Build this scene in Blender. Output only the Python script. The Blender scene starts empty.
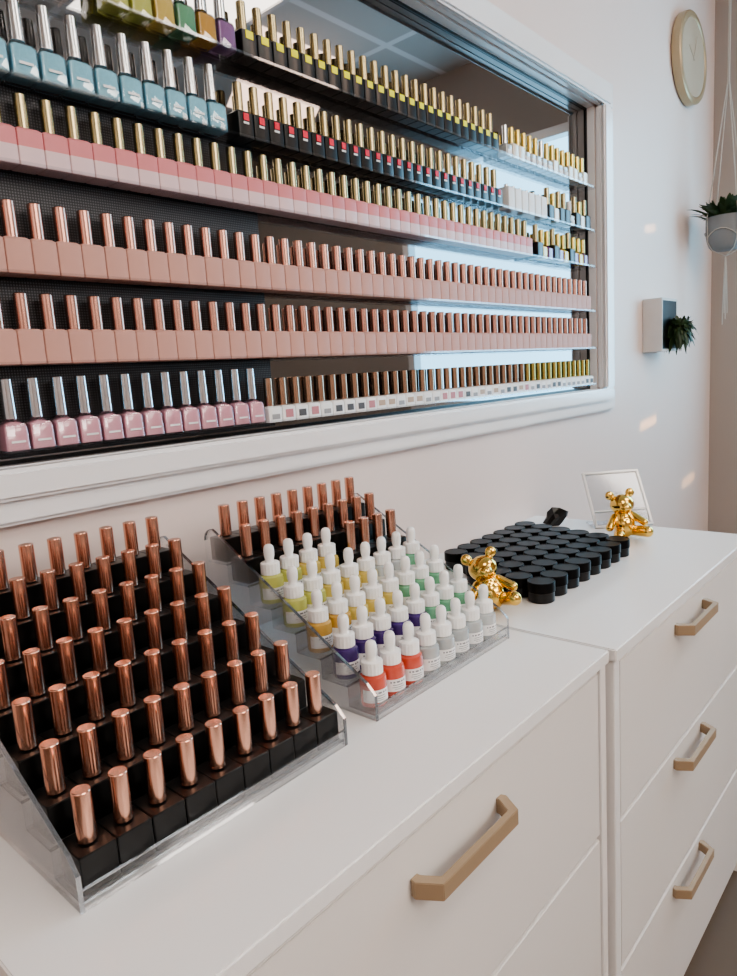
import bpy, bmesh, math, random
from mathutils import Vector, Matrix
random.seed(7)
H=0.78
scene=bpy.context.scene
COL=scene.collection
# ---------------------------------------------------------------- materials
def new_mat(name):
    m=bpy.data.materials.new(name); m.use_nodes=True
    nt=m.node_tree
    return m,nt,nt.nodes["Principled BSDF"]
def pmat(name,col,rough=.5,metal=0.,noise=.04,scale=30.,coat=0.,spec=.5,bump=0.,trans=0.,emit=0.):
    m,nt,b=new_mat(name)
    tc=nt.nodes.new("ShaderNodeTexCoord"); n=nt.nodes.new("ShaderNodeTexNoise")
    n.inputs["Scale"].default_value=scale; n.inputs["Detail"].default_value=3
    nt.links.new(tc.outputs["Object"],n.inputs["Vector"])
    mx=nt.nodes.new("ShaderNodeMix"); mx.data_type='RGBA'
    c=Vector(col)
    mx.inputs[6].default_value=(*[max(0,v*(1-noise)) for v in c],1)
    mx.inputs[7].default_value=(*[min(1,v*(1+noise)) for v in c],1)
    nt.links.new(n.outputs["Fac"],mx.inputs[0]); nt.links.new(mx.outputs[2],b.inputs["Base Color"])
    b.inputs["Roughness"].default_value=rough; b.inputs["Metallic"].default_value=metal
    b.inputs["Coat Weight"].default_value=coat; b.inputs["Specular IOR Level"].default_value=spec
    b.inputs["Transmission Weight"].default_value=trans
    if bump:
        bp=nt.nodes.new("ShaderNodeBump"); bp.inputs["Strength"].default_value=bump; bp.inputs["Distance"].default_value=.002
        nt.links.new(n.outputs["Fac"],bp.inputs["Height"]); nt.links.new(bp.outputs["Normal"],b.inputs["Normal"])
    if emit:
        b.inputs["Emission Color"].default_value=(*col,1); b.inputs["Emission Strength"].default_value=emit
    return m
def acrylic(name,tint=(.98,.985,.985),gl=.0,mul=.30,rough=.04):
    m=bpy.data.materials.new(name); m.use_nodes=True; nt=m.node_tree; nt.nodes.clear()
    o=nt.nodes.new("ShaderNodeOutputMaterial"); mix=nt.nodes.new("ShaderNodeMixShader")
    t=nt.nodes.new("ShaderNodeBsdfTransparent"); t.inputs[0].default_value=(*tint,1)
    g=nt.nodes.new("ShaderNodeBsdfGlossy"); g.inputs["Roughness"].default_value=rough; g.inputs[0].default_value=(.98,.98,1,1)
    fr=nt.nodes.new("ShaderNodeFresnel"); fr.inputs[0].default_value=1.45
    ad=nt.nodes.new("ShaderNodeMath"); ad.operation='MULTIPLY_ADD'; ad.inputs[1].default_value=mul; ad.inputs[2].default_value=gl
    nt.links.new(fr.outputs[0],ad.inputs[0]); nt.links.new(ad.outputs[0],mix.inputs[0])
    nt.links.new(t.outputs[0],mix.inputs[1]); nt.links.new(g.outputs[0],mix.inputs[2]); nt.links.new(mix.outputs[0],o.inputs[0])
    return m
def emis(name,col,s):
    m=bpy.data.materials.new(name); m.use_nodes=True; nt=m.node_tree; nt.nodes.clear()
    o=nt.nodes.new("ShaderNodeOutputMaterial"); e=nt.nodes.new("ShaderNodeEmission")
    e.inputs[0].default_value=(*col,1); e.inputs[1].default_value=s; nt.links.new(e.outputs[0],o.inputs[0]); return m

M={}
M['wall']=pmat("wall_paint",(.79,.665,.615),.40,noise=.015,scale=6,bump=.05)
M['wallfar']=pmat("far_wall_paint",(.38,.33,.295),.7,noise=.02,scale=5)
M['white']=pmat("white_laminate",(.87,.85,.84),.22,noise=.01,scale=8)
M['whitefront']=pmat("white_drawer_lacquer",(.79,.755,.725),.33,noise=.01,scale=8)
M['upvc']=pmat("white_plastic_frame",(.86,.84,.84),.2,noise=.01,coat=.2)
M['planter']=pmat("matt_white_box",(.58,.54,.51),.5)
M['black']=pmat("black_gloss",(.005,.005,.005),.30,coat=.1,spec=.35)
M['blackm']=pmat("black_lid_plastic",(.0035,.003,.003),.30,spec=.09)
M['rose']=pmat("rose_gold",(.78,.44,.325),.24,metal=1,noise=.03,scale=60)
M['rose2']=pmat("rose_gold_pale",(.58,.32,.255),.27,metal=1,noise=.03,scale=60)
M['rosebr']=pmat("rose_bronze",(.48,.31,.22),.25,metal=1,noise=.03,scale=60)
M['gold']=pmat("champagne_gold",(.40,.335,.20),.26,metal=1,noise=.04)
M['goldy']=pmat("yellow_gold",(.60,.46,.17),.22,metal=1,noise=.04)
M['gold2']=pmat("bright_gold",(.80,.53,.15),.12,metal=1,noise=.03)
M['silver']=pmat("silver_chrome",(.62,.63,.64),.18,metal=1,noise=.03)
M['pink']=pmat("dusty_pink_glass",(.58,.325,.27),.5,coat=.0,spec=.25)
M['pink2']=pmat("rose_pink_glass",(.68,.24,.25),.4,coat=.0,spec=.3)
M['pinkwhite']=pmat("pale_pink_band",(.72,.53,.54),.4,coat=.0,spec=.3)
M['pinkglit']=pmat("glitter_pink_lacquer",(.90,.42,.50),.15,noise=.45,scale=900,coat=1)
M['blue']=pmat("sky_blue_lacquer",(.30,.60,.72),.12,noise=.14,scale=300,coat=1)
M['glass']=acrylic("clear_bottle_glass",(.99,.99,.99),.03,.8,.02)
M['labw']=pmat("white_label",(.86,.85,.84),.5)
M['laby']=pmat("yellow_label",(.93,.86,.02),.5)
M['labr']=pmat("red_label",(.80,.02,.05),.5)
M['labk']=pmat("dark_label",(.10,.09,.09),.5)
M['labp']=pmat("rose_swatch",(.55,.22,.24),.5); M['labg']=pmat("grey_swatch",(.35,.34,.34),.5); M['labt']=pmat("tan_swatch",(.50,.36,.26),.5)
M['purple']=pmat("purple_lacquer",(.16,.05,.22),.2,coat=.5); M['yellow']=pmat("yellow_lacquer",(.75,.58,.10),.2,coat=.5); M['creamb']=pmat("cream_lacquer",(.74,.65,.53),.2,coat=.5)
M['plastw']=pmat("white_dropper_plastic",(.90,.89,.87),.3)
M['oak']=pmat("taupe_beige_lacquer",(.36,.26,.17),.38,noise=.05,scale=40)
M['acr']=acrylic("clear_acrylic",mul=.42)
M['frost']=acrylic("smoky_clear_acrylic",(.88,.88,.88),.04,.6,.1)
M['acrs']=acrylic("clear_acrylic_tier",(.94,.95,.96),.0,.50)
M['shelf']=acrylic("thin_clear_shelf",(.93,.94,.95),.0,.16)
M['edge']=acrylic("acrylic_edge",(.66,.70,.73),.26,.6)
M['edges']=pmat("acrylic_bright_edge",(.74,.73,.72),.15,coat=.5)
M['leaf']=pmat("leaf_green",(.030,.055,.018),.5,noise=.4,scale=50)
M['cord']=pmat("cotton_cord",(.46,.42,.37),.95,noise=.1,scale=300)
M['grey']=pmat("grey_pot",(.21,.21,.21),.7)
M['soil']=pmat("dark_soil",(.02,.017,.015),.9)
M['cream']=pmat("beige_clock_face",(.45,.36,.265),.5)
M['brass']=pmat("brass_rim",(.47,.355,.22),.4,metal=.5)
M['hand']=pmat("bronze_hand",(.40,.32,.235),.5)
# mirror
m,nt,b=new_mat("dark_mirror_glass"); b.inputs["Base Color"].default_value=(.27,.265,.265,1); b.inputs["Metallic"].default_value=1; b.inputs["Roughness"].default_value=.02
n=nt.nodes.new("ShaderNodeTexNoise"); n.inputs["Scale"].default_value=3; bp=nt.nodes.new("ShaderNodeBump"); bp.inputs["Strength"].default_value=.01
nt.links.new(n.outputs["Fac"],bp.inputs["Height"]); nt.links.new(bp.outputs["Normal"],b.inputs["Normal"]); M['mirror']=m
# perforated black mesh
m,nt,b=new_mat("perforated_black_mesh"); tc=nt.nodes.new("ShaderNodeTexCoord"); v=nt.nodes.new("ShaderNodeTexVoronoi"); v.inputs["Scale"].default_value=300; v.inputs["Randomness"].default_value=0
cr=nt.nodes.new("ShaderNodeValToRGB"); cr.color_ramp.elements[0].position=.26; cr.color_ramp.elements[0].color=(.09,.09,.10,1); cr.color_ramp.elements[1].position=.38; cr.color_ramp.elements[1].color=(.014,.014,.016,1)
nt.links.new(tc.outputs["Object"],v.inputs["Vector"]); nt.links.new(v.outputs["Distance"],cr.inputs[0]); nt.links.new(cr.outputs[0],b.inputs["Base Color"]); b.inputs["Roughness"].default_value=.45; M['mesh']=m
# floor planks
m,nt,b=new_mat("grey_wood_floor"); tc=nt.nodes.new("ShaderNodeTexCoord"); br=nt.nodes.new("ShaderNodeTexBrick")
mp=nt.nodes.new("ShaderNodeMapping"); mp.inputs["Rotation"].default_value=(0,0,math.pi/2); nt.links.new(tc.outputs["Object"],mp.inputs[0])
br.inputs["Color1"].default_value=(.125,.088,.064,1); br.inputs["Color2"].default_value=(.155,.112,.083,1); br.inputs["Mortar"].default_value=(.09,.07,.055,1)
br.inputs["Scale"].default_value=1; br.inputs["Mortar Size"].default_value=.001; br.inputs["Brick Width"].default_value=1.2; br.inputs["Row Height"].default_value=.15
nt.links.new(mp.outputs[0],br.inputs["Vector"]); nt.links.new(br.outputs["Color"],b.inputs["Base Color"]); b.inputs["Roughness"].default_value=.6; b.inputs["Specular IOR Level"].default_value=.25; M['floor']=m
# ceiling grid
m,nt,b=new_mat("ceiling_tiles"); tc=nt.nodes.new("ShaderNodeTexCoord"); br=nt.nodes.new("ShaderNodeTexBrick"); br.offset=0
br.inputs["Color1"].default_value=(.62,.59,.56,1); br.inputs["Color2"].default_value=(.70,.665,.63,1); br.inputs["Mortar"].default_value=(.97,.96,.95,1)
br.inputs["Scale"].default_value=1; br.inputs["Mortar Size"].default_value=.018; br.inputs["Brick Width"].default_value=.6; br.inputs["Row Height"].default_value=.6
nt.links.new(tc.outputs["Object"],br.inputs["Vector"]); nt.links.new(br.outputs["Color"],b.inputs["Base Color"]); b.inputs["Roughness"].default_value=.8; M['ceil']=m
def liquid(name,col,t=.4):
    return pmat(name,col,.08,noise=.05,coat=.5,trans=t)
LIQ={'yg':liquid("yellow_green_oil",(.80,.82,.24)),'y':liquid("yellow_oil",(.92,.73,.22)),'a':liquid("amber_oil",(.84,.52,.13)),
 'p':liquid("purple_oil",(.085,.04,.22),.3),'g':liquid("green_oil",(.24,.58,.35)),'o':liquid("red_oil",(.80,.14,.09),.3),
 'c':liquid("clear_oil",(.84,.87,.86),.6),'pu':liquid("violet_oil",(.45,.24,.52))}
# ---------------------------------------------------------------- mesh helpers
def box(bm,x0,x1,y0,y1,z0,z1,mi=0):
    vs=[bm.verts.new((x,y,z)) for x in (x0,x1) for y in (y0,y1) for z in (z0,z1)]
    for f in ((0,1,3,2),(4,6,7,5),(0,4,5,1),(2,3,7,6),(0,2,6,4),(1,5,7,3)):
        fc=bm.faces.new([vs[i] for i in f]); fc.material_index=mi
def ring_circle(r,n): return [(r*math.cos(2*math.pi*i/n),r*math.sin(2*math.pi*i/n)) for i in range(n)]
def ring_round(h,c,k=3,d=None):
    d=d or h; pts=[]
    for qx,qy,a0 in ((1,1,0),(-1,1,90),(-1,-1,180),(1,-1,270)):
        for i in range(k+1):
            a=math.radians(a0+90*i/k); pts.append((qx*(h-c)+c*math.cos(a),qy*(d-c)+c*math.sin(a)))
    return pts
def loft(bm,secs,mi=0,cap=True,off=(0,0,0)):
    prev=None; first=None
    for z,pts in secs:
        vs=[bm.verts.new((p[0]+off[0],p[1]+off[1],z+off[2])) for p in pts]
        if prev:
            n=len(vs)
            for i in range(n):
                f=bm.faces.new((prev[i],prev[(i+1)%n],vs[(i+1)%n],vs[i])); f.material_index=mi
        else: first=vs
        prev=vs
    if cap:
        f=bm.faces.new(prev); f.material_index=mi
        f=bm.faces.new(first[::-1]); f.material_index=mi
def lathe(bm,prof,n=20,mi=0,off=(0,0,0)): loft(bm,[(z,ring_circle(r,n)) for r,z in prof],mi,True,off)
def poly_ext(bm,pts,axis,a,b_,mi=0):
    def P(p,t):
        return {'y':(p[0],t,p[1]),'z':(p[0],p[1],t),'x':(t,p[0],p[1])}[axis]
    v0=[bm.verts.new(P(p,a)) for p in pts]; v1=[bm.verts.new(P(p,b_)) for p in pts]
    n=len(pts)
    fs=[bm.faces.new(v0[::-1]),bm.faces.new(v1)]+[bm.faces.new((v0[i],v0[(i+1)%n],v1[(i+1)%n],v1[i])) for i in range(n)]
    for f in fs: f.material_index=mi
def finish(bm,name,mats,smooth=True,ang=35,bevel=0):
    bmesh.ops.recalc_face_normals(bm,faces=bm.faces[:])
    if bevel:
        bmesh.ops.bevel(bm,geom=[e for e in bm.edges if len(e.link_faces)==2 and e.calc_face_angle(0)>.6],offset=bevel,segments=2,affect='EDGES',clamp_overlap=True)
    me=bpy.data.meshes.new(name); bm.to_mesh(me); bm.free()
    for mm in mats: me.materials.append(mm)
    if smooth:
        for p in me.polygons: p.use_smooth=True
        me.set_sharp_from_angle(angle=math.radians(ang))
    return me
def obj(name,me,loc=(0,0,0),parent=None,label=None,cat=None,group=None,kind=None,rz=0):
    o=bpy.data.objects.new(name,me); COL.objects.link(o); o.location=loc
    if rz: o.rotation_euler[2]=rz
    if parent: o.parent=parent
    if label: o["label"]=label
    if cat: o["category"]=cat
    if group: o["group"]=group
    if kind: o["kind"]=kind
    return o
def boxme(name,dims,mat,bevel=0,smooth=False):
    bm=bmesh.new()
    for d in dims: box(bm,*d)
    return finish(bm,name,[mat],smooth=bool(bevel),bevel=bevel)
# ---------------------------------------------------------------- room
CZ=2.62; XR=3.6; YB=-2.8; YF=2.25
WY0,WY1,WZ0,WZ1=-1.0,1.128,H+.300,H+1.078   # display opening
me=boxme("wall",[(-.12,0,YB,WY0,0,CZ),(-.12,0,WY1,YF,0,CZ),(-.12,0,WY0,WY1,0,WZ0),(-.12,0,WY0,WY1,WZ1,CZ)],M['wall'])
obj("wall_left",me,kind="structure")
FX0,FX1,FZ0,FZ1=.40,1.52,.96,2.22
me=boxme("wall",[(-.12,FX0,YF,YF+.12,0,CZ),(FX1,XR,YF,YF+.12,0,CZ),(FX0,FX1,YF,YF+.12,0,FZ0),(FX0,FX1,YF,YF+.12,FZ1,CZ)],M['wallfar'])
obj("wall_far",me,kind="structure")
obj("wall_right",boxme("wall",[(XR,XR+.12,YB,YF,0,CZ)],M['wall']),kind="structure")
obj("wall_back",boxme("wall",[(-.12,XR+.12,YB-.12,YB,0,CZ)],M['wall']),kind="structure")
obj("floor",boxme("floor",[(-.12,XR+.12,YB-.12,YF+.12,-.1,0)],M['floor']),kind="structure")
obj("ceiling",boxme("ceiling",[(-.12,XR+.12,YB-.12,YF+.12,CZ,CZ+.1)],M['ceil']),kind="structure")
obj("baseboard_left",boxme("bb",[(0,.012,.80,YF,0,.08)],M['upvc']),kind="structure")
obj("baseboard_far",boxme("bb",[(.012,XR,YF-.012,YF,0,.08)],M['upvc']),kind="structure")
# far window
bm=bmesh.new()
for d in ((FX0,FX1,FZ0,FZ0+.04),(FX0,FX1,FZ1-.04,FZ1),(FX0,FX0+.04,FZ0+.04,FZ1-.04),(FX1-.04,FX1,FZ0+.04,FZ1-.04)):
    box(bm,d[0],d[1],YF+.0,YF+.06,d[2],d[3],0)
box(bm,FX0+.02,FX1-.02,YF+.07,YF+.08,FZ0+.02,FZ1-.02,1)
obj("window_1",finish(bm,"window",[M['upvc'],emis("daylight",(.34,.72,1.0),9)],smooth=False),kind="structure")
# ceiling light panels added out of view, for bright patches in the mirror
lp=emis("added_led_panel",(1,.91,.81),10)
for k,(x,y) in enumerate(((1.5,-.9),(1.5,.9),(2.7,-.9),(2.7,.9))):
    bm=bmesh.new(); box(bm,-.3,.3,-.3,.3,-.004,0,1)
    for d in ((-.31,.31,-.31,-.29),(-.31,.31,.29,.31),(-.31,-.29,-.29,.29),(.29,.31,-.29,.29)): box(bm,*d,-.012,0,0)
    obj("added_ceiling_panel",finish(bm,"panel",[M['upvc'],lp],smooth=False),(x,y,CZ),label="square white LED panel added out of view in the tiled ceiling",cat="ceiling light",group="added ceiling light panels")
# ---------------------------------------------------------------- display case
MX=-.024
case=bpy.data.objects.new("display_case",None); COL.objects.link(case); case.location=(0,0,WZ0)
case["label"]="white framed wall display case with dark mirrored back and shelves"; case["category"]="display case"
hh=WZ1-WZ0
def fr(bm,i,wb,wr,wt,x0,x1):
    a0,a1,c0,c1=WY0+i,WY1-i,i,hh-i
    box(bm,x0,x1,a0-wr,a1+wr,c0-wb,c0); box(bm,x0,x1,a0-wr,a1+wr,c1,c1+wt)
    box(bm,x0,x1,a0-wr,a0,c0,c1); box(bm,x0,x1,a1,a1+wr,c0,c1)
bm=bmesh.new(); fr(bm,.001,.065,.085,.07,0.0,.020)
obj("outer_frame",finish(bm,"frame_outer",[M['upvc']],bevel=.005),parent=case)
bm=bmesh.new(); fr(bm,.002,.036,.045,.036,.020,.032)
obj("inner_frame",finish(bm,"frame_inner",[M['upvc']],bevel=.005),parent=case)
bm=bmesh.new()
for d in ((MX,-.0005,WY0+.001,WY1-.001,.001,.003),(MX,-.0005,WY0+.001,WY1-.001,hh-.003,hh-.001),(MX,-.0005,WY1-.003,WY1-.001,.003,hh-.003),(MX,-.0005,WY0+.001,WY0+.003,.003,hh-.003)): box(bm,*d)
obj("jamb_lining",finish(bm,"lining",[M['upvc']],smooth=False),parent=case,label="white inner lining")
bm=bmesh.new()
for d in ((MX,MX+.003,WY0+.003,WY1-.003,.003,.008),(MX,MX+.003,WY0+.003,WY1-.003,hh-.008,hh-.003),(MX,MX+.003,WY1-.010,WY1-.003,.008,hh-.008),(MX,MX+.003,WY0+.003,WY0+.008,.008,hh-.008)): box(bm,*d)
obj("gasket",finish(bm,"gasket",[M['black']],smooth=False),parent=case,label="thin black rubber gasket")
obj("mirror_back",boxme("mirror",[(MX-.01,MX,WY0,WY1,0,hh)],M['mirror']),parent=case,label="dark mirrored glass back")
obj("mesh_panel",boxme("meshp",[(MX,MX+.001,WY0+.01,-.10,.010,.46)],M['mesh']),parent=case,label="black perforated mesh panel")
SH=[.853,.738,.642,.521,.418,.317]
SE=1.098
for z in SH:
    zz=H+z-WZ0
    bm=bmesh.new(); box(bm,MX+.001,.014,WY0+.010,SE,zz-.002,zz)
    box(bm,.0130,.014,WY0+.010,SE,zz,zz+.004)
    obj("shelf",finish(bm,"shelf",[M['shelf']],smooth=False),parent=case,label="clear acrylic shelf with low lip")
# ---------------------------------------------------------------- polish bottle meshes
def sq_body(mats,w=.0142,h=.034,split=False,sh=.0025,d=None):
    bm=bmesh.new(); d=d or w
    R=lambda e,c:ring_round(w-e,c,d=d-e)
    if split:
        loft(bm,[(0,R(.001,.002)),(.001,R(0,.002)),(h*.5,R(0,.002))],1)
        loft(bm,[(h*.5,R(0,.002)),(h-sh,R(0,.002)),(h,R(sh,.003))],0)
    else:
        loft(bm,[(0,R(.001,.002)),(.001,R(0,.002)),(h-sh,R(0,.002)),(h,R(sh,.003))],0)
    lathe(bm,[(.0055,h),(.0055,h+.003)],12)
    return finish(bm,"polish_body",mats,ang=25)
def cap_cyl(mat,r=.0080,L=.042,z0=.036,n=20,taper=1.):
    rt=r*taper
    bm=bmesh.new(); lathe(bm,[(r-.0004,z0),(r,z0+.0006),(r,z0+.0012),((r+rt)/2,z0+L*.5),(rt,z0+L-.0018),(rt,z0+L-.0010),(rt-.0004,z0+L-.0003),(rt-.0010,z0+L)],n)
    return finish(bm,"polish_cap",[mat],ang=20)
def glass_bottle(mat,w=.0140,h=.037):
    bm=bmesh.new(); R=ring_round; i=.0008
    loft(bm,[(0,R(w-.001,.003)),(.001,R(w,.003)),(h-.009,R(w-.0006,.003)),(h-.0055,R(w-.0020,.004)),(h-.0025,R(.0078,.0070)),(h,R(.0062,.0060))],1)
    loft(bm,[(.0030,R(w-i-.001,.003)),(.0040,R(w-i,.003)),(h-.0095,R(w-i-.0006,.003)),(h-.0065,R(w-i-.0022,.004)),(h-.0035,R(.0070,.0062))],0)
    return finish(bm,"polish_body",[mat,M['glass']],ang=30)
def lab(mat,x,w,z0,z1):
    return boxme("lab",[(x,x+.0006,-w,w,z0,z1)],mat)
MB={'pink':sq_body([M['pink']],w=.0149,h=.041),'black':sq_body([M['black']],h=.038),'split':sq_body([M['pink2'],M['pinkwhite']],w=.0149,h=.042,split=True),
    'block':sq_body([M['black']],w=.0175,d=.0153,h=.032,sh=.0008),
    'blue':glass_bottle(M['blue'],.0156,.043),'glit':glass_bottle(M['pinkglit'],.0143,.040),'white':sq_body([M['labw']],w=.0138,h=.025),
    'clear':sq_body([LIQ['c']],w=.012,h=.028),'purple':sq_body([M['purple']],w=.012,h=.030),'yellow':sq_body([M['yellow']],w=.012,h=.030),'creamb':sq_body([M['creamb']],w=.013,h=.034),
    'pack':sq_body([M['labw']],w=.0145,h=.050,sh=.001,d=.0138)}
for k in ('yg','y','g','pu','a'): MB['G'+k]=glass_bottle(LIQ[k],.0152,.043)
MC={'rose2':cap_cyl(M['rose2'],r=.0078,L=.042,z0=.041),'gold':cap_cyl(M['gold'],r=.0070,L=.040,z0=.042),'silver':cap_cyl(M['silver'],r=.0078,L=.047,z0=.0395,taper=.88),
    'silverb':cap_cyl(M['silver'],r=.0082,L=.048,z0=.0425,taper=.85),'silverlow':cap_cyl(M['silver'],r=.0062,L=.040,z0=.030),
    'goldlow':cap_cyl(M['goldy'],r=.0062,L=.044,z0=.026),'rosebr':cap_cyl(M['rosebr'],r=.0068,L=.044,z0=.026),'whitelow':cap_cyl(M['labw'],r=.0065,L=.034,z0=.030),
    'rose':cap_cyl(M['rose'],r=.0077,L=.042,z0=.033),'goldb':cap_cyl(M['gold'],r=.0068,L=.041,z0=.039),'goldm':cap_cyl(M['goldy'],r=.0068,L=.036,z0=.035),'tab':cap_cyl(M['silver'],r=.005,L=.006,z0=.052)}
ML={'y':lab(M['laby'],.0143,.0070,.025,.036),'r':lab(M['labr'],.0150,.0050,.024,.034),'w':lab(M['labw'],.0143,.0050,.0195,.0225),'k':lab(M['labk'],.0140,.008,.006,.017),
    'kp':lab(M['labp'],.0140,.008,.006,.019),'kg':lab(M['labg'],.0140,.008,.005,.013),'kt':lab(M['labt'],.0140,.009,.008,.018),
    'cw':lab(M['labw'],.0121,.008,.006,.016),'bw':lab(M['labw'],.0157,.008,.014,.017),'gw':lab(M['labw'],.0144,.008,.012,.0145)}
def polish(loc,body,cap,label,group,extra=()):
    b=obj("nail_polish_bottle",MB[body],loc,label=label,cat="nail polish",group=group)
    obj("bottle_cap",MC[cap],parent=b)
    for e in extra: obj("bottle_label",ML[e],parent=b)
def row(z,y0,y1,p,body,cap,label,group,extra=(),pick=None):
    n=int((y1-y0)/p+1e-6)+1
    for i in range(n): polish((-.004,y0+i*p,H+z+.0005),body,cap,label,group,(random.choice(pick),) if pick else extra)
    return y0+n*p
cols=['yg','yg','y','g','a','pu']
NM={'yg':"yellow-green",'y':"yellow",'g':"green",'pu':"violet",'a':"amber"}
for i,c in enumerate(cols):
    polish((-.004,-.325+.034*i,H+SH[0]+.0005),'G'+c,'silverb',NM[c]+" polish bottle with tall silver cap","coloured bottles on the top display shelf")
row(SH[0],-.115,.60,.030,'black','goldb',"black nail polish bottle, gold cap and yellow label","black bottles with yellow labels",('y',))
def mixed(z,y0,y1,p,opts,group="small mixed bottles on display shelf"):
    n=int((y1-y0)/p+1e-6)+1
    for i in range(n):
        b,c,l=random.choice(opts); polish((-.004,y0+i*p,H+z+.0005),b,c,l,group,('cw',) if b=='clear' else ())
CL=('clear','goldlow',"small clear polish bottle with gold cap"); CS=('clear','silverlow',"small clear polish bottle with silver cap"); CW=('clear','whitelow',"small clear bottle with white cap"); CK=('black','goldb',"small black polish bottle with gold cap")
CP=('purple','goldm',"small purple polish bottle with gold cap"); CY=('yellow','goldm',"small yellow polish bottle with gold cap"); CC=('creamb','goldm',"small cream polish bottle with gold cap")
mixed(SH[0],.64,1.07,.029,[CL,CC,CS,CC])
row(SH[1],-.52,-.155,.0335,'blue','silverb',"pale sky blue nail polish bottle with tall silver cap","blue bottles on display shelf",('bw',))
row(SH[1],-.135,.60,.030,'black','goldb',"black nail polish bottle, gold cap, small red label","black bottles with red labels",('w','r'))
row(SH[1],.64,.80,.032,'pack','tab',"small white packaged bottle standing on glass shelf","white packs on display shelf")
mixed(SH[1],.84,1.07,.031,[CK,CW,CS,CC])
row(SH[2],-.52,.74,.0302,'split','gold',"rose pink polish bottle with pale band and gold cap","gold capped pink bottles on display shelf")
mixed(SH[2],.775,1.07,.030,[CY,CK,CP,CY,CP])
row(SH[3],-.52,1.07,.0302,'pink','rose2',"dusty pink square polish bottle with rose gold cap","rose gold capped pink bottles on upper shelf")
row(SH[4],-.52,1.07,.0302,'pink','rose2',"dusty pink square polish bottle with rose gold cap","rose gold capped pink bottles on lower shelf")
row(SH[5],-.52,-.155,.0300,'glit','silver',"glittery pink nail polish bottle with tall silver cap","glitter pink bottles on bottom shelf",('gw',))
row(SH[5],-.125,.70,.029,'white','rosebr',"small white bottle with colour swatch and rose-brown cap","small white bottles on bottom shelf",pick=('k','kp','kg','kt'))
row(SH[5],.716,1.07,.029,'white','goldlow',"small white labelled bottle with yellow-gold cap","small white bottles on bottom shelf",pick=('k','kg'))
# ---------------------------------------------------------------- cabinets
TOP=.018
def cabinet(y0,y1,xf,label,hy,offs):
    W=y1-y0
    root=bpy.data.objects.new("drawer_cabinet",None); COL.objects.link(root); root.location=(.002,y0,0)
    root["label"]=label; root["category"]="cabinet"; root["group"]="white drawer cabinets"
    xf-=.002; zt=H-TOP; s=.018
    bm=bmesh.new()
    box(bm,0,xf,0,s,.0,zt); box(bm,0,xf,W-s,W,.0,zt); box(bm,0,.01,s,W-s,.03,zt)
    box(bm,.01,xf-.02,s,W-s,.03,.045); box(bm,xf-.05,xf-.035,s,W-s,0,.03)
    obj("cabinet_body",finish(bm,"carcass",[M['white']],bevel=.001),parent=root)
    obj("cabinet_top",boxme("ctop",[(0,xf+.004,-.002,W+.002,zt,H)],M['white'],bevel=.0015),parent=root)
    edges=[(.035,.2705),(.2775,.5135),(.5205,zt-.006)]
    hp=[(0,-.078),(.006,-.080),(.028,-.066),(.028,.066),(.006,.080),(0,.078),(0,.068),(.004,.068),(.020,.058),(.020,-.058),(.004,-.068),(0,-.068)]
    for (a,b_),of in zip(edges,offs):
        dr=obj("drawer",boxme("drawer",[(xf-.020,xf-.001,s+.004,W-s-.004,a,b_)],M['whitefront'],bevel=.0012),parent=root)
        bm=bmesh.new(); poly_ext(bm,hp,'z',-.0085,.0085)
        obj("drawer_handle",finish(bm,"handle",[M['oak']],bevel=.0007),(xf-.001,hy-y0,b_-of),parent=dr,label="taupe beige bar handle with angled ends")
    return root
cabinet(-.72,-.001,.489,"white drawer cabinet with taupe handles under polish racks",-.352,(.040,.042,.049))
cabinet(.008,.728,.497,"white three-drawer cabinet with taupe handles under black jars",.333,(.019,.023,.030))
# ---------------------------------------------------------------- acrylic racks
NR=7; SR=.0234; LEN=.290; PX=.0310
def rack(R,label):
    xf,y0,SD=R
    root=bpy.data.objects.new("acrylic_rack",None); COL.objects.link(root); root.location=(xf,y0,H+.0005)
    root["label"]=label; root["category"]="display rack"; root["group"]="stepped acrylic racks"
    D=SD*NR
    bm=bmesh.new()
    for i in range(NR):
        x1=-SD*i-.003; x0=x1-SD; z=.006+SR*i
        box(bm,x0,x1,.003,LEN-.003,z-.002,z)
        box(bm,x1-.0012,x1+.0002,.003,LEN-.003,z-.002,z+.0002,1)
        if i<NR-1: box(bm,x0-.0,x0+.0015,.003,LEN-.003,z,z+SR-.002)
    obj("steps",finish(bm,"steps",[M['acrs'],M['edge']],smooth=False),parent=root,label="clear stepped shelves")
    bm=bmesh.new(); box(bm,-.002,0,.003,LEN-.003,0,.0168,0); box(bm,-.002,0,.003,LEN-.003,.0168,.018,1)
    obj("front_lip",finish(bm,"lip",[M['acr'],M['edge']],smooth=False),parent=root)
    zt=.042+SR*(NR-1)+.010
    arc_=[(-D+.016-.019*math.sin(t*math.pi/10),zt-.016+.016*math.cos(t*math.pi/10)) for t in range(6)]
    prof=[(0,0),(0,.030),(-.012,.042)]+arc_+[(-D-.003,0)]
    for ya in (0,LEN-.003):
        bm=bmesh.new(); poly_ext(bm,prof,'y',ya,ya+.003)
        top_=[(0,.0),(0,.030),(-.012,.042)]+arc_
        inn=[(-.0011,0),(-.0011,.0296),(-.0124,.0406)]+[(a+.0003,b-.0013) for a,b in arc_]
        poly_ext(bm,top_+inn[::-1],'y',ya-.0002,ya+.0032,1)
        obj("side_panel",finish(bm,"side",[M['acr'],M['edge']],smooth=False),parent=root,label="clear sloping side panel")
    return root
R1=(.368,-.666,.046); R2=(.362,-.322,.0415)
rack(R1,"clear stepped acrylic rack holding rose-gold capped bottles"); rack(R2,"clear stepped acrylic rack holding dropper and polish bottles")
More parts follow.
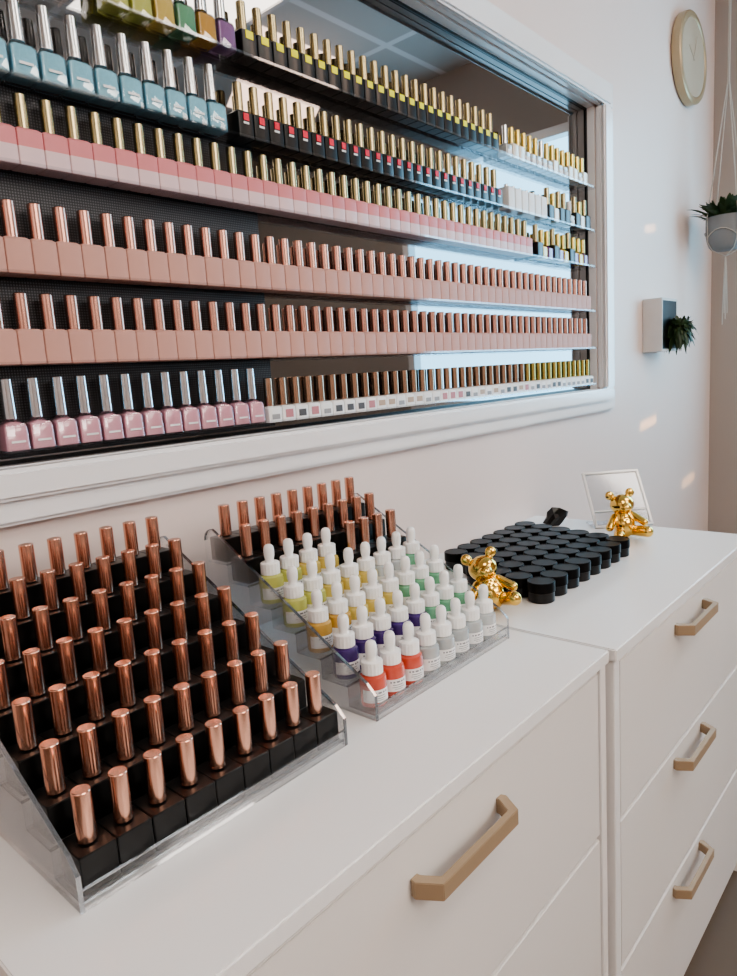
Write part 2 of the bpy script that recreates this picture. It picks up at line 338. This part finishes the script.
def slot(R,i,j,jit=.0008,o=.0215):
    return (R[0]-.003-R[2]*i-.0205+random.uniform(-jit,jit)*.4, R[1]+o+PX*j+random.uniform(-jit,jit)*.2, H+.007+SR*i)
for i in range(NR):
    for j in range(9):
        polish(slot(R1,i,j),'block','rose',"black square gel polish bottle with rose gold cap","rose gold capped bottles in the full rack")
# dropper bottles
DB={}
for k,mm in LIQ.items():
    bm=bmesh.new(); lathe(bm,[(.0125,0),(.0150,.0012),(.0160,.004),(.0160,.016),(.0160,.0315),(.0152,.035),(.0115,.037),(.0105,.038)],24)
    DB[k]=finish(bm,"dropper_body",[mm])
bm=bmesh.new()
nr=36
def ribs(r): return [((r+(.0005 if i%2 else -.0001))*math.cos(2*math.pi*i/nr),(r+(.0005 if i%2 else -.0001))*math.sin(2*math.pi*i/nr)) for i in range(nr)]
loft(bm,[(.0375,ring_circle(.0116,nr)),(.038,ribs(.0121)),(.0520,ribs(.0121)),(.0528,ring_circle(.0114,nr)),(.0530,ring_circle(.0066,nr))])
lathe(bm,[(.0066,.0525),(.0058,.0540),(.0055,.0555),(.0060,.0580),(.0067,.0610),(.0069,.0650),(.0068,.0690),(.0063,.0720),(.0053,.0742),(.0036,.0756),(.0016,.0762),(.0004,.0763)],24)
DC=finish(bm,"dropper_cap",[M['plastw']],ang=40)
bm=bmesh.new()
nn=12
vs=[]
for k in range(nn+1):
    a=math.radians(-75+150*k/nn); vs.append([(bm.verts.new((.01625*math.cos(a),.01625*math.sin(a),z))) for z in (.007,.022)])
for k in range(nn): bm.faces.new((vs[k][0],vs[k+1][0],vs[k+1][1],vs[k][1]))
def arc(bm,a0,a1,z0,z1):
    pv=None
    for k in range(5):
        a=math.radians(a0+(a1-a0)*k/4); v=[bm.verts.new((.01635*math.cos(a),.01635*math.sin(a),z)) for z in (z0,z1)]
        if pv:
            f=bm.faces.new((pv[0],v[0],v[1],pv[1])); f.material_index=1
        pv=v
arc(bm,-35,35,.0175,.0195); arc(bm,-25,25,.0145,.0153); arc(bm,-28,28,.0118,.0125); arc(bm,-18,18,.0095,.0101)
DL=finish(bm,"dropper_label",[M['labw'],pmat("label_print",(.22,.22,.24),.6)])
names={'yg':"yellow-green",'y':"yellow",'a':"amber",'p':"deep purple",'g':"green",'o':"red",'c':"clear",'pu':"violet"}
def dropper(loc,k):
    b=obj("dropper_bottle",DB[k],loc,label=f"{names[k]} cuticle oil bottle with white dropper cap",cat="dropper bottle",group="dropper bottles in the rack",rz=random.uniform(-.4,.0))
    obj("dropper_cap",DC,parent=b); obj("bottle_label",DL,parent=b)
PXD=.0345
lay={2:['yg','yg','y','y'],3:['yg','yg','y','y','y','c','c','g'],4:['a','a','y','y','y','g','g','g'],5:['p','p','p','p','p','g','g','g'],6:['o','o','o','c','c','c','c','c']}
for r in (6,5):
    for j in range(9): polish(slot(R2,r,j),'block','rose',"black square gel polish bottle with rose gold cap","rose gold capped bottles behind droppers")
for k,seq in lay.items():
    r=NR-1-k
    for j,c in enumerate(seq):
        l=slot(R2,r,0,.0008); dropper((l[0],R2[1]+.023+PXD*j+random.uniform(-.001,.001),l[2]),c)
for j in range(5,9): polish(slot(R2,4,j),'block','rose',"black square gel polish bottle with rose gold cap","rose gold capped bottles behind droppers")
# ---------------------------------------------------------------- jars
bm=bmesh.new(); lathe(bm,[(.0200,0),(.0214,.001),(.0214,.016),(.0198,.017)],28); JB=finish(bm,"jar_body",[M['black']])
bm=bmesh.new(); lathe(bm,[(.0220,.0165),(.0227,.0172),(.0227,.025),(.0227,.0325),(.0219,.0337),(.0202,.0337),(.0198,.0332)],28); JL=finish(bm,"jar_lid",[M['blackm']],ang=30)
for ci in range(6):
    x=.324-.0456*ci
    for k in range(8):
        y=.150+.0456*k+.009*ci
        if (ci>=4 and k==0): continue
        b=obj("cosmetic_jar",JB,(x,y-.012,H+.0005),label="small round black jar with screw lid",cat="jar",group="black jars on the cabinet top"); obj("jar_lid",JL,parent=b)
# ---------------------------------------------------------------- gold bears
def ell(bm,c,r,rot=None):
    mt=Matrix.Translation(c)@(rot or Matrix.Identity(4))@Matrix.Diagonal((*r,1)); bmesh.ops.create_uvsphere(bm,u_segments=24,v_segments=14,radius=1,matrix=mt)
def limb(bm,a,b_,r0,r1,n=10):
    for k in range(n+1):
        t=k/n; p=Vector(a).lerp(Vector(b_),t); r=r0+(r1-r0)*t; ell(bm,p,(r,r,r))
def bear(loc,rz,tilt,label,s=1.):
    bm=bmesh.new()
    ell(bm,(0,0,.024),(.020,.021,.025)); ell(bm,(.002,0,.040),(.014,.015,.012))
    ell(bm,(.004,0,.066),(.021,.023,.020)); ell(bm,(.023,0,.061),(.009,.011,.009))
    for sy in (-1,1):
        ell(bm,(.000,sy*.020,.086),(.005,.009,.009))
        limb(bm,(.000,sy*.017,.043),(.016,sy*.034,.026),.0070,.0075)
        limb(bm,(.006,sy*.014,.012),(.044,sy*.027,.012),.0105,.0110)
    Rm=Matrix.Rotation(tilt,4,'Y')@Matrix.Rotation(rz,4,'Z')@Matrix.Scale(s,4)
    bmesh.ops.transform(bm,matrix=Rm,verts=bm.verts[:])
    mz=min(v.co.z for v in bm.verts)
    bmesh.ops.translate(bm,vec=(0,0,-mz),verts=bm.verts[:])
    me=finish(bm,"bear",[M['gold2']])
    o=obj("bear_figurine",me,loc,label=label,cat="figurine")
    rm=o.modifiers.new("r","REMESH"); rm.mode='VOXEL'; rm.voxel_size=.0012; rm.use_smooth_shade=True
    sm=o.modifiers.new("s","SMOOTH"); sm.iterations=6; sm.factor=.5
    return o
bear((.285,.062,H+.0005),math.radians(-50),math.radians(-20),"shiny gold bear figurine leaning over beside the dropper rack",1.02)
bear((.285,.600,H+.0005),math.radians(-48),math.radians(-8),"shiny gold seated bear figurine beside clear sign holder",1.10)
# sign stand
root=obj("sign_holder",None,(.245,.695,H+.001),label="clear framed slanted sign stand leaning behind gold bear",cat="sign holder",rz=math.radians(44))
bm=bmesh.new(); w=.068; hs=.145
for d in ((-w,w,0,.006),(-w,w,hs-.006,hs),(-w,-w+.006,.006,hs-.006),(w-.006,w,.006,hs-.006),(-w+.006,w-.006,.040,.043)): box(bm,d[0],d[1],-.004,.004,d[2],d[3])
f=obj("sign_frame",finish(bm,"sf",[M['edges']],bevel=.0008),parent=root,label="pale grey edge frame")
g=obj("sign_panel",boxme("sp",[(-w+.006,w-.006,-.002,.0,.006,hs-.006)],M['frost']),parent=root,label="clear acrylic pane")
l=obj("easel_foot",boxme("leg",[(-w,w,-.001,.060,-.0,.004)],M['frost']),(0,0,0),parent=root)
for o in (f,g): o.rotation_euler[0]=math.radians(-36)
# dark angular ornament
rs=random.Random(11)
bm=bmesh.new(); bmesh.ops.create_icosphere(bm,subdivisions=2,radius=1)
for v in bm.verts:
    k=rs.uniform(.62,1.15); v.co=Vector((v.co.x*.017*k,v.co.y*.030*k,v.co.z*.026*k))
for v in bm.verts:
    v.co.y+=v.co.z*.25; v.co.z=max(v.co.z,-.020)+.020
obj("faceted_ornament",finish(bm,"orn",[M['black']],smooth=False),(.100,.645,H+.001),label="small jagged black ornament standing behind the jars",cat="ornament",rz=math.radians(-40))
# ---------------------------------------------------------------- wall clock
root=obj("wall_clock",None,(.002,1.89,H+1.397),label="round beige wall clock with brass rim",cat="clock")
bm=bmesh.new(); lathe(bm,[(.142,0),(.147,.002),(.147,.028),(.143,.032),(.129,.032),(.125,.028),(.125,.012)],48)
o=obj("clock_rim",finish(bm,"rim",[M['brass']]),parent=root); o.rotation_euler[1]=math.pi/2
bm=bmesh.new(); lathe(bm,[(.1245,.0285),(.1245,.0295)],48)
o=obj("clock_face",finish(bm,"face",[M['cream']]),parent=root); o.rotation_euler[1]=math.pi/2
for w,L,a in ((.003,.055,60),(.002,.085,-25)):
    o=obj("clock_hand",boxme("hand",[(.0297,.0305,-w,w,-.01,L)],M['hand']),parent=root); o.rotation_euler[0]=math.radians(a)
# ---------------------------------------------------------------- plants
def leaves(n,R,up,L,name,w=.008,droop=.5):
    bm=bmesh.new()
    for k in range(n):
        a=random.uniform(0,2*math.pi); r=R*math.sqrt(random.random()); el=random.uniform(*up); l=L*random.uniform(.5,1.1)
        base=Vector((r*math.cos(a),r*math.sin(a),random.uniform(-.01,.01))); d=Vector((math.cos(a)*math.cos(el),math.sin(a)*math.cos(el),math.sin(el)))
        s=d.cross(Vector((0,0,1))).normalized()
        prev=None
        for q in range(6):
            t=q/5; p=base+d*l*t+Vector((0,0,-droop*l*t*t)); ww=w*math.sin(math.pi*min(.97,.12+t*.85))
            v=(bm.verts.new(p+s*ww),bm.verts.new(p+Vector((0,0,-.15*ww))),bm.verts.new(p-s*ww))
            if prev:
                bm.faces.new((prev[0],prev[1],v[1],v[0])); bm.faces.new((prev[1],prev[2],v[2],v[1]))
            prev=v
    return finish(bm,name,[M['leaf']],ang=60)
root=obj("wall_planter",None,(.001,1.56,H+.40),label="white box wall planter with dark front and trailing green plant",cat="planter")
bm=bmesh.new()
for d in ((0,.062,-.075,-.067,0,.17),(0,.062,.067,.075,0,.17),(0,.062,-.067,.067,0,.008),(0,.062,-.067,.067,.162,.17),(0,.006,-.067,.067,.008,.162)): box(bm,*d)
obj("planter_box",finish(bm,"pb",[M['planter']],bevel=.001),parent=root)
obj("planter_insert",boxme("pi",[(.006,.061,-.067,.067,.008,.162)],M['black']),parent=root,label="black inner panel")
o=obj("foliage",leaves(420,.034,(-1.2,1.5),.032,"lv",.0065,.4),(.082,.026,.070),parent=root,label="small green trailing leaves"); o.scale=(1,1,1.7)
# macrame hanger
px,py,pz=.128,1.95,H+.745
root=obj("hanging_planter",None,(px,py,pz),label="grey pot with green plant in knotted macrame hanger",cat="hanging plant")
bm=bmesh.new(); lathe(bm,[(.035,0),(.046,.004),(.055,.015),(.061,.032),(.065,.055),(.066,.085),(.066,.115),(.060,.115),(.058,.10)],48)
obj("pot",finish(bm,"pot",[M['grey']],ang=50),parent=root)
bm=bmesh.new(); lathe(bm,[(.057,.098),(.057,.104)],24); obj("soil",finish(bm,"soil",[M['soil']]),parent=root)
obj("foliage",leaves(150,.040,(.6,1.5),.12,"lv2",.012,.35),(0,0,.103),parent=root,label="drooping green leaves")
cu=bpy.data.curves.new("cords",'CURVE'); cu.dimensions='3D'; cu.bevel_depth=.0018; cu.bevel_resolution=2
top=CZ-pz
def sp(pts):
    s=cu.splines.new('POLY'); s.points.add(len(pts)-1)
    for q,p in enumerate(pts): s.points[q].co=(*p,1)
for k in range(4):
    a=math.pi/4+k*math.pi/2; c,s_=math.cos(a),math.sin(a)
    sp([(0,0,-.02),(.05*c,.05*s_,.002),(.067*c,.067*s_,.03),(.069*c,.069*s_,.12),(.045*c,.045*s_,.28),(.012*c,.012*s_,.50),(.003*c,.003*s_,.56),(.003*c,.003*s_,top)])
    pts=[]
    for q in range(7):
        aa=a+q/6*math.pi/2; pts.append((.069*math.cos(aa),.069*math.sin(aa),.045+.025*math.sin(q/6*math.pi)))
    sp(pts)
for k in range(4):
    a=k*1.57; sp([(0,0,-.02),(.004*math.cos(a),.004*math.sin(a),-.08),(.008*math.cos(a),.008*math.sin(a),-.22-.02*(k%3))])
tmp=bpy.data.objects.new("tmp",cu); COL.objects.link(tmp); bpy.context.view_layer.update()
me=bpy.data.meshes.new_from_object(tmp); bpy.data.objects.remove(tmp)
me.materials.clear(); me.materials.append(M['cord'])
obj("macrame_cord",me,parent=root,label="cream knotted cotton cords")
# ---------------------------------------------------------------- lights
def area(loc,target,size,sy,p,col):
    l=bpy.data.lights.new("area",'AREA'); l.shape='RECTANGLE'; l.size=size; l.size_y=sy; l.energy=p; l.color=col
    o=bpy.data.objects.new("unseen_area_light",l); COL.objects.link(o); o.location=loc
    o.rotation_euler=(Vector(target)-Vector(loc)).to_track_quat('-Z','Y').to_euler()
area((2.7,-.2,2.45),(0,.0,.9),1.4,1.1,40,(1,.90,.82))
area((1.5,1.5,2.55),(0,1.5,1.0),.5,.5,6,(1,.70,.54))  # added warm lamp near the far end, offsets the blue window light
area((1.6,-2.6,1.9),(.2,0,.9),1.4,.9,7,(1,.89,.80))
def spot(loc,target,p,ang,col):
    l=bpy.data.lights.new("spot",'SPOT'); l.energy=p; l.spot_size=math.radians(ang); l.spot_blend=.9; l.color=col; l.shadow_soft_size=.002
    o=bpy.data.objects.new("added_glint_spot",l); COL.objects.link(o); o.location=loc
    o.rotation_euler=(Vector(target)-Vector(loc)).to_track_quat('-Z','Y').to_euler()
for cy,cz,hw,pw,c in ((1.543,.164,.060,110,(1,.56,.18)),(1.56,.80,.04,50,(1,.62,.28)),(1.98,-.10,.06,80,(1,.64,.32))):  # added spots without fixtures, they throw the warm patches on the wall
    for k in range(5):
        t=(k-2)/2; spot((1.2,cy+.05,1.6),(0,cy+hw*t,H+cz+.006*t),pw,1.9,c)
w=bpy.data.worlds.new("world"); scene.world=w; w.use_nodes=True; w.node_tree.nodes["Background"].inputs[0].default_value=(.8,.85,.9,1); w.node_tree.nodes["Background"].inputs[1].default_value=.3
try: scene.view_settings.look='AgX - Medium High Contrast'
except Exception as e: print(e)
# ---------------------------------------------------------------- camera
right=Vector((.7504,.6579,-.0639)); fwd=Vector((-.6585,.7357,-.1585)).normalized()
right=(right-fwd*right.dot(fwd)).normalized(); up=right.cross(fwd)
cam=bpy.data.cameras.new("camera"); co=bpy.data.objects.new("camera",cam); COL.objects.link(co)
mw=Matrix((right,up,-fwd)).transposed().to_4x4(); mw.translation=Vector((.8455,-.851,H+.379)); co.matrix_world=mw
cam.sensor_fit='VERTICAL'; cam.sensor_height=36; cam.lens=690/976*36; cam.clip_start=.02
scene.camera=co
